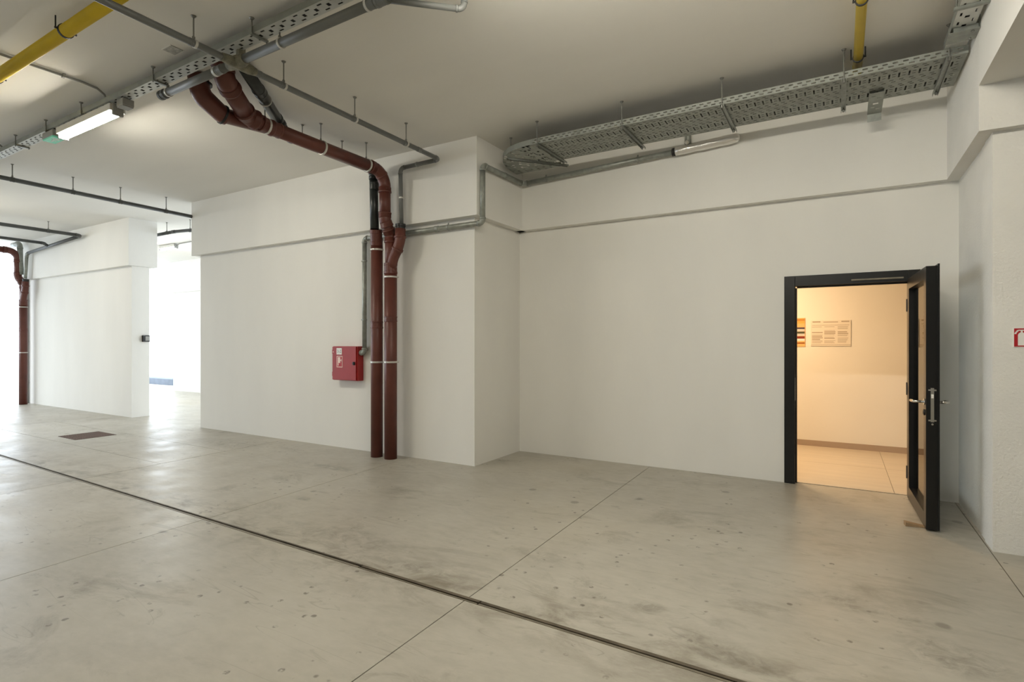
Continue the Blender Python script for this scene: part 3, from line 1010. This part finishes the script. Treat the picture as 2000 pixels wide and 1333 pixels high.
def red_main(dx, label, group=None, far=False):
    """collector under the ceiling, elbow down, set-off under the beam, Y branch, riser to the floor"""
    t = thing('red_riser_pipe', (-4.947 + dx, 5.23, 0), label, 'pipe', group)
    r, R = 0.071, 0.080
    P = lambda x, y, z: Vector((x + dx, y, z))
    if not far:
        pts = [P(-4.62, 2.80, ZC - 0.001), P(-4.635, 2.83, 3.80), P(-4.93, 3.24, 3.69), P(-4.95, 3.45, 3.672), P(-4.95, 5.13, 3.655), P(-4.95, 5.13, 3.05), P(-4.947, 5.23, 2.86), P(-4.947, 5.23, 2.45)]
        rads = 0.09
    else:
        pts = [P(-4.95, 2.0, 3.67), P(-4.95, 5.13, 3.655), P(-4.95, 5.13, 3.05), P(-4.947, 5.23, 2.86), P(-4.947, 5.23, 2.45)]
        rads = 0.12
    # main run
    n = len(pts)
    cut = [0.0] * n
    for i in range(1, n - 1):
        big = (i == n - 4)
        rad = 0.20 if big else 0.10
        arc, tt = arc_pts(pts[i - 1], pts[i], pts[i + 1], rad)
        cut[i] = tt
        bm = bmesh.new()
        rk = r * (1.2 if (not far and i <= 2) else 1.0)
        bm_sweep(bm, arc, rk * 1.03, 22)
        for q, o2 in ((arc[0], pts[i - 1]), (arc[-1], pts[i + 1])):
            d = (o2 - pts[i]).normalized()
            s = 0.05
            ps, rs = stepped(q - d * 0.004, d, [(0, rk * 1.02), (0.004, rk * 1.10), (s, rk * 1.10), (s + 0.002, rk * 1.16), (s + 0.018, rk * 1.16), (s + 0.021, r * 1.02)])
            bm_sweep(bm, ps, rs, 22)
        if big:
            mid = arc[len(arc) // 2]
            dd = (arc[5] - arc[3]).normalized()
            ps, rs = stepped(mid - dd * 0.012, dd, [(0, r * 1.02), (0.003, r * 1.10), (0.021, r * 1.10), (0.024, r * 1.02)])
            bm_sweep(bm, ps, rs, 22)
        from_bm('elbow', bm, 'red_pvc', t, smooth=True)
    for i in range(n - 1):
        d = (pts[i + 1] - pts[i]).normalized()
        tube('pipe_section', [pts[i] + d * cut[i], pts[i + 1] - d * cut[i + 1]], r * (1.2 if (not far and i <= 1) else 1.0), 'red_pvc', t, 22)
    # lower riser
    tube('pipe_section', [P(-4.947, 5.23, 0.0), P(-4.947, 5.23, 2.44)], R, 'red_pvc', t, 24)
    collar(t, P(-4.947, 5.23, 2.44), (0, 0, 1), R, 'red_pvc', 0.14, 'socket', 1.07)
    collar(t, P(-4.947, 5.23, 1.79), (0, 0, 1), R, 'red_pvc', 0.07, 'coupling', 1.06)
    # Y branch
    br = 0.066
    arc_a = [P(-4.93, 5.225, 2.45), P(-4.90, 5.22, 2.56), P(-4.80, 5.215, 2.70), P(-4.772, 5.215, 2.80), P(-4.77, 5.215, 2.93)]
    bm = bmesh.new()
    sm = [arc_a[0], arc_a[0].lerp(arc_a[1], 0.6), arc_a[1].lerp(arc_a[2], 0.15), arc_a[1].lerp(arc_a[2], 0.5), arc_a[1].lerp(arc_a[2], 0.85), arc_a[2].lerp(arc_a[3], 0.7), arc_a[3], arc_a[4]]
    bm_sweep(bm, sm, br, 20)
    for q, d in ((sm[4], (sm[4] - sm[3])), (arc_a[3] + Vector((0, 0, 0.03)), Vector((0, 0, 1)))):
        ps, rs = stepped(q - d.normalized() * 0.02, d, [(0, br), (0.004, br * 1.14), (0.03, br * 1.14), (0.034, br)])
        bm_sweep(bm, ps, rs, 20)
    from_bm('branch', bm, 'red_pvc', t, smooth=True)
    bm = bmesh.new()
    ps, rs = stepped(P(-4.77, 5.22, 2.905), (0, 0, 1), [(0, 0.05), (0.004, 0.058), (0.05, 0.058), (0.052, 0.064), (0.085, 0.064), (0.09, 0.03)])
    bm_sweep(bm, ps, rs, 20)
    from_bm('rubber_reducer', bm, 'black', t)
    for z in (2.33, 1.24):
        clamp(t, P(-4.947, 5.23, z), (0, 0, 1), R, 'white_band', 0.022, lug=(1, 0.6, 0))
    if not far:
        for y in (3.46, 4.15, 4.83):
            zz = 3.672 - 0.017 * (y - 3.45) / 1.68
            clamp(t, P(-4.95, y, zz), (0, 1, 0), r, 'white_band', 0.024)
            hanger(t, P(-4.95, y - 0.02, zz), r)
        collar(t, P(-4.95, 3.56, 3.671), (0, 1, 0), r, 'red_pvc', 0.10, 'coupling', 1.10)
        # second inlet
        q = [P(-4.99, 2.79, ZC - 0.001), P(-5.01, 2.83, 3.76), P(-5.03, 3.05, 3.655), P(-4.955, 3.47, 3.668)]
        arc1, t1 = arc_pts(q[0], q[1], q[2], 0.12)
        arc2, t2 = arc_pts(q[1], q[2], q[3], 0.12)
        bm = bmesh.new()
        bm_sweep(bm, [q[0]] + arc1 + arc2 + [q[3]], [r * 1.22] * (len(arc1) + 1) + [r * 1.18] * (len(arc2) - 1) + [r * 0.98] * 2, 20)
        from_bm('inlet', bm, 'red_pvc', t, smooth=True)
        clamp(t, q[1] + Vector((0, 0, 0.10)), (0, 0, 1), r * 1.22, 'black', 0.02)
        clamp(t, arc2[4], arc2[5] - arc2[3], r * 1.18, 'black', 0.02)
    return t


red_main(0, 'right hand red riser with branch joint and ceiling run beside the wall corner', None)
red_main(-11.82, 'distant red riser at the far end of the far wall', None, far=True)

rp = thing('red_riser_pipe', (-5.19, 5.23, 0), 'left hand straight red riser beside the red hose cabinet', 'pipe')
tube('pipe_section', [(-5.19, 5.23, 0), (-5.19, 5.23, 2.86)], 0.077, 'red_pvc', rp, 24)
collar(rp, (-5.17, 5.20, 2.86), (-0.15, 0.2, -1), 0.074, 'red_pvc', 0.20, 'socket', 1.08)
collar(rp, (-5.19, 5.23, 1.72), (0, 0, 1), 0.077, 'red_pvc', 0.10, 'coupling', 1.07)
for z in (2.70, 1.235):
    clamp(rp, (-5.19, 5.23, z), (0, 0, 1), 0.077, 'white_band', 0.022, lug=(-0.6, 0.8, 0))

bk = thing('black_vent_pipe', (-5.13, 5.13, 2.9), 'black wrapped pipe behind the red collector dropping into the left riser', 'pipe')
pipe_run(bk, [(-4.40, 2.86, 3.865), (-5.10, 3.70, 3.845), (-5.165, 3.86, 3.742), (-5.155, 5.135, 3.718), (-5.135, 5.135, 2.95)], 0.055, 'black_pvc', rad=0.09)
clamp(bk, (-4.80, 3.34, 3.853), (-0.7, 0.84, 0), 0.055, 'white_band', 0.012)
collar(bk, (-4.68, 3.196, 3.857), (-0.7, 0.84, 0), 0.055, 'black_pvc', 0.1)
collar(bk, (-5.14, 5.135, 3.50), (0, 0, 1), 0.055, 'black_pvc', 0.10)
for y in (4.05, 4.62):
    hanger(bk, (-5.16, y, 3.73), 0.055)

# ------------------------------------------------------------------ galvanised water pipe to the hose cabinet
wp = thing('galvanised_water_pipe', (-3.6, 5.36, 2.9), 'galvanised steel water pipe from the hose cabinet along the walls below the tray', 'pipe')
WR = 0.031
pipe_run(wp, [(-5.64, 5.362, 1.35), (-5.55, 5.362, 1.35), (-5.55, 5.362, 2.905), (-3.612, 5.362, 2.905), (-3.612, 5.362, 3.585), (-3.612, 6.325, 3.60), (-1.62, 6.325, 3.672)], WR, 'galv_pipe', rad=0.045, socket=1.22)
for z in (1.80, 2.60):
    clamp(wp, (-5.55, 5.362, z), (0, 0, 1), WR, 'galv', lug=(-1, 0, 0))
clamp(wp, (-4.12, 5.362, 2.905), (1, 0, 0), WR, 'galv', lug=(0, 0, 1))
clamp(wp, (-3.612, 5.86, 3.592), (0, 1, 0), WR, 'galv')
for x in (-3.27, -2.05):
    clamp(wp, (x, 6.325, 3.60 + 0.072 * (x + 3.612) / 1.992), (1, 0, 0), WR, 'galv', lug=(0, 0, 1))
collar(wp, (-4.30, 5.362, 2.905), (1, 0, 0), WR, 'galv_pipe', 0.06, k=1.2)
collar(wp, (-1.63, 6.325, 3.672), (1, 0, 0), WR + 0.012, 'black', 0.03)
bm = bmesh.new()
n = 14
bm_sweep(bm, [(-1.61 + 0.66 * i / n, 6.325, 3.674 + 0.034 * i / n) for i in range(n + 1)] + [(-0.925, 6.325, 3.709)],
         [0.050 + random.uniform(-0.004, 0.004) for i in range(n)] + [0.047, 0.02], 18)
from_bm('foil_insulation', bm, 'foil', wp, smooth=True)
bm = bmesh.new()
bm_sweep(bm, [(-1.47, 6.325, 3.70), (-1.47, 6.325, ZC - 0.001)], [0.036, 0.036], 16)
from_bm('riser_stub', bm, 'galv_pipe', wp, smooth=True)
bm = bmesh.new()
bm_sweep(bm, [(-1.47, 6.28, 3.735), (-1.47, 6.262, 3.738), (-1.47, 6.25, 3.74)], [0.022, 0.022, 0.01], 12)
from_bm('plug', bm, 'sign_white', wp)

# ------------------------------------------------------------------ hose cabinet
hc = thing('fire_hose_cabinet', (-5.87, YS, 0.97), 'red fire hose cabinet on the white wall beside the red risers', 'cabinet')
box('body', -6.115, -5.63, 5.315, YS, 0.965, 1.437, 'red_paint', hc, 0.004)
dr = box('door', -6.112, -5.648, 5.298, 5.314, 0.972, 1.43, 'red_paint', hc, 0.003)


def sub(o):
    o.parent = dr
    o.matrix_parent_inverse = Matrix()
    return o


sub(box('number_plate', -6.025, -5.92, 5.2955, 5.2985, 1.322, 1.412, 'sign_white'))
fc = bpy.data.curves.new('plate_text', 'FONT')
fc.body = '3-2'
fc.size = 0.062
fc.align_x = 'CENTER'
fc.align_y = 'CENTER'
tmp = bpy.data.objects.new('plate_text', fc)
COL.objects.link(tmp)
bpy.context.view_layer.update()
me = bpy.data.meshes.new_from_object(tmp.evaluated_get(bpy.context.evaluated_depsgraph_get()))
bpy.data.objects.remove(tmp)
me.transform(Matrix.Translation((-5.972, 5.2948, 1.365)) @ Matrix.Rotation(math.pi / 2, 4, 'X'))
sub(link('plate_text', me, 'ink'))
x0, x1, z0, z1 = -6.022, -5.905, 1.145, 1.302
sub(box('hose_sign', x0, x1, 5.2962, 5.2985, z0, z1, 'sign_red'))
b = 0.009
sub(boxes('sign_border', [(x0, x1, 5.2952, 5.2965, z1 - b, z1), (x0, x1, 5.2952, 5.2965, z0, z0 + b), (x0, x0 + b, 5.2952, 5.2965, z0 + b, z1 - b), (x1 - b, x1, 5.2952, 5.2965, z0 + b, z1 - b)], 'pink_white'))
sub(boxes('hose_pictogram', [(-5.998, -5.952, 5.2950, 5.2965, 1.205, 1.285), (-5.998, -5.984, 5.2950, 5.2965, 1.168, 1.205),
                             (-5.952, -5.930, 5.2950, 5.2965, 1.238, 1.247), (-5.938, -5.928, 5.2950, 5.2965, 1.228, 1.258)], 'pink_white'))
bm = bmesh.new()
bm_sweep(bm, [(-5.682, 5.299, 1.203), (-5.682, 5.286, 1.203)], 0.024, 16)
bm_box(bm, -5.690, -5.674, 5.278, 5.288, 1.185, 1.225)
sub(from_bm('lock', bm, 'black'))
bm = bmesh.new()
bm_sweep(bm, [(-6.09, 5.299, 1.358), (-6.09, 5.294, 1.358)], 0.008, 10)
sub(from_bm('rivet', bm, 'pink_white'))
boxes('hinge', [(-6.119, -6.113, 5.300, 5.318, 1.33, 1.39), (-6.119, -6.113, 5.300, 5.318, 1.02, 1.08)], 'red_paint', hc)

# ------------------------------------------------------------------ extinguisher sign
es = thing('fire_extinguisher_sign', (1.117, 5.12, 1.53), 'red extinguisher sign at the right edge on the pilaster', 'sign')
box('plate', 1.048, 1.186, 5.115, 5.12, 1.462, 1.598, 'sign_white', es)
box('field', 1.052, 1.182, 5.1138, 5.1152, 1.466, 1.594, 'sign_red', es)
bm = bmesh.new()
Yp = 5.1132
prof = [(1.072, 1.474), (1.112, 1.474), (1.112, 1.548), (1.108, 1.558), (1.098, 1.566), (1.086, 1.566), (1.076, 1.558), (1.072, 1.548)]
a = [bm.verts.new((x, Yp, z)) for x, z in prof]
bq = [bm.verts.new((x, Yp + 0.001, z)) for x, z in prof]
bm.faces.new(a)
for i in range(8):
    bm.faces.new((a[i], a[(i + 1) % 8], bq[(i + 1) % 8], bq[i]))
bm_box(bm, 1.087, 1.097, Yp, Yp + 0.001, 1.566, 1.578)
bm_box(bm, 1.074, 1.112, Yp, Yp + 0.001, 1.577, 1.584)
for i, (x, z) in enumerate(((1.070, 1.578), (1.066, 1.572), (1.061, 1.565), (1.058, 1.558))):
    bm_box(bm, x - 0.004, x + 0.006, Yp, Yp + 0.001, z - 0.004, z + 0.004)
bm_box(bm, 1.135, 1.168, Yp, Yp + 0.001, 1.478, 1.53)
from_bm('pictogram', bm, 'sign_white', es)

# ------------------------------------------------------------------ switch on the far wall end
sw = thing('switch_box', (-11.99, 5.66, 1.56), 'small dark switch box on the end of the far wall', 'switch')
box('body', -12.0, -11.95, 5.60, 5.73, 1.50, 1.63, 'black', sw, 0.006)
box('rocker', -11.951, -11.942, 5.64, 5.72, 1.52, 1.61, 'grey_plastic', sw, 0.004)

# ------------------------------------------------------------------ distant pipes
def far_pipe(label, pts, r, m, hangs, clamps=(), conn=()):
    t = thing('ceiling_pipe', pts[0], label, 'pipe')
    pipe_run(t, pts, r, m, rad=max(0.06, r * 2))
    for h in hangs:
        hanger(t, h, r, rr=0.007)
        d = Vector(pts[1]) - Vector(pts[0])
        collar(t, h, d if abs(d.z) < d.length * 0.5 else (0, 1, 0), r, m, 0.05)
    return t


def p1z(y):
    return 3.755 - 0.013 * y


far_pipe('dark hanging pipe crossing before the wall opening', [(-9.70, -6.0, p1z(-6)), (-9.70, 6.9, p1z(6.9))], 0.03, 'dark_pvc',
         [(-9.70, y, p1z(y)) for y in (1.5, 2.2, 2.91, 3.6, 4.22, 4.9, 5.85)])
ob = thing('ceiling_pipe', (-10.5, 6.0, 3.72), 'short dark pipe hung inside the wall opening', 'pipe')
pipe_run(ob, [(-14.5, 5.93, 3.70), (-11.5, 5.95, 3.715), (-9.74, 6.35, 3.73)], 0.032, 'dark_pvc', rad=0.2)
for x, y in ((-11.75, 5.95), (-11.08, 6.05)):
    hanger(ob, (x, y, 3.715), 0.03, rr=0.007)
    collar(ob, (x, y, 3.716), (1, 0.1, 0), 0.032, 'dark_pvc', 0.05)
far_pipe('dark pipe further back turning along the far wall', [(-13.70, -5.0, 3.80), (-13.70, 5.22, 3.735), (-16.4, 5.22, 3.60)], 0.035, 'dark_pvc',
         [(-13.70, y, 3.80 - 0.00636 * (y + 5)) for y in (2.4, 3.5, 4.67)])
far_pipe('rearmost dark pipe meeting the pipe on the far wall', [(-15.22, -5.0, 3.80), (-15.22, 5.10, 3.70), (-15.30, 5.215, 3.655)], 0.032, 'dark_pvc',
         [(-15.22, y, 3.80 - 0.0099 * (y + 5)) for y in (3.0, 4.2)])
fw = thing('grey_drop_pipe', (-16.6, 5.22, 3.2), 'pale grey pipe dropping beside the distant red riser', 'pipe')
pipe_run(fw, [(-16.42, 5.22, 3.60), (-16.52, 5.22, 3.56), (-16.58, 5.21, 3.0)], 0.035, 'galv_pipe', rad=0.06)
pipe_run(fw, [(-17.15, 5.16, 3.84), (-16.75, 5.16, 3.84), (-16.73, 5.18, 3.10)], 0.055, 'galv_pipe', rad=0.09)
cd = thing('thin_conduit', (-17.0, 5.39, 0), 'thin grey conduit on the edge of the far wall', 'conduit')
tube('pipe_section', [(-17.0, 5.395, 0.0), (-17.0, 5.395, 3.0)], 0.02, 'grey_plastic', cd, 10)
for z in (0.5, 1.5, 2.5):
    clamp(cd, (-17.0, 5.395, z), (0, 0, 1), 0.02, 'grey_plastic')
lc = thing('lamp_cable', (-12.0, 7.2, 3.88), 'thin cable on the ceiling leading to the small far lamp', 'cable')
tube('cable_run', [(-14.06, 7.35, 3.87), (-13.95, 7.35, 3.915), (-9.0, 7.3, 3.915)], 0.012, 'grey_plastic', lc, 8)

# thin conduits on the ceiling
for lab, x, y0, y1, xe in (('thin grey conduit on the ceiling bending into the lamp end', -6.04, -3.0, 2.44, -6.13), ('thin conduit on the ceiling at the far left', -8.76, -3.0, 2.50, -8.9)):
    c = thing('thin_conduit', (x, 0, 3.915), lab, 'conduit')
    pts = [(x, y0, 3.915), (x, y1 - 0.12, 3.915), (x - 0.02, y1, 3.912), (x + (xe - x) * 0.6, y1 + 0.07, 3.89), (xe, y1 + 0.11, 3.86)]
    tube('pipe_section', pts, 0.011, 'grey_plastic', c, 10)
    for y in (0.8, 1.5, 2.17):
        box('saddle_clip', x - 0.02, x + 0.02, y - 0.01, y + 0.01, 3.898, ZC - 0.001, 'grey_plastic', c)

# ceiling patch plate
cp = thing('ceiling_plate', (-4.755, 2.455, ZC), 'small square grey plate on the ceiling beside the narrow tray', 'plate')
box('plate', -4.82, -4.69, 2.405, 2.505, ZC - 0.006, ZC, 'patch', cp, 0.001)
boxes('rim', [(-4.826, -4.684, 2.400, 2.405, ZC - 0.008, ZC), (-4.826, -4.684, 2.505, 2.510, ZC - 0.008, ZC)], 'ceiling', cp)

# ------------------------------------------------------------------ floor drain slot and grate
sd = thing('slot_drain', (-5, slot_y(-5), 0), 'long narrow steel slot drain running across the concrete floor', 'drain')


def strip(name, x0, x1, o0, o1, z0, z1, m):
    bm = bmesh.new()
    q = [(x0, slot_y(x0) + o0), (x1, slot_y(x1) + o0), (x1, slot_y(x1) + o1), (x0, slot_y(x0) + o1)]
    lo = [bm.verts.new((x, y, z0)) for x, y in q]
    hi = [bm.verts.new((x, y, z1)) for x, y in q]
    bm.faces.new(lo)
    bm.faces.new(hi)
    for i in range(4):
        bm.faces.new((lo[i], lo[(i + 1) % 4], hi[(i + 1) % 4], hi[i]))
    return from_bm(name, bm, m, sd)


strip('channel_bed', -19.3, 9.0, -0.0255, 0.0255, -0.0118, -0.009, 'void')
strip('steel_lip', -19.3, -2.75, 0.013, 0.0235, -0.009, 0.0005, 'drain')
strip('steel_lip', -19.3, -2.75, -0.0235, -0.004, -0.009, 0.0005, 'drain_lip')
strip('steel_lip', -2.74, -1.78, 0.0, 0.0235, -0.009, 0.0015, 'drain')
strip('steel_lip', -2.74, -1.78, -0.0235, -0.014, -0.009, 0.0015, 'drain_lip')
strip('steel_lip', -1.77, 9.0, 0.0, 0.0235, -0.009, 0.0015, 'drain')
strip('steel_lip', -1.77, 9.0, -0.0235, -0.008, -0.009, 0.0005, 'drain_lip')

gr = thing('floor_grate', (-10.31, 4.02, 0), 'rusty brown rectangular floor grate near the far wall', 'grate')
boxes('grate_frame', [(-10.616, -10.004, 3.744, 3.764, -0.0115, 0.004), (-10.616, -10.004, 4.276, 4.296, -0.0115, 0.004),
                      (-10.616, -10.596, 3.764, 4.276, -0.0115, 0.004), (-10.024, -10.004, 3.764, 4.276, -0.0115, 0.004)], 'rust', gr)
bb = bmesh.new()
bm_box(bb, -0.287, 0.287, -0.011, 0.011, -0.0115, 0.003)
bme = bpy.data.meshes.new('grate_bar')
bb.to_mesh(bme)
bb.free()
for i in range(14):
    o = link('grate_bar', bme, 'rust', gr)
    o.location = (-10.31, 3.785 + i * 0.0363, 0)

bpy.context.view_layer.update()
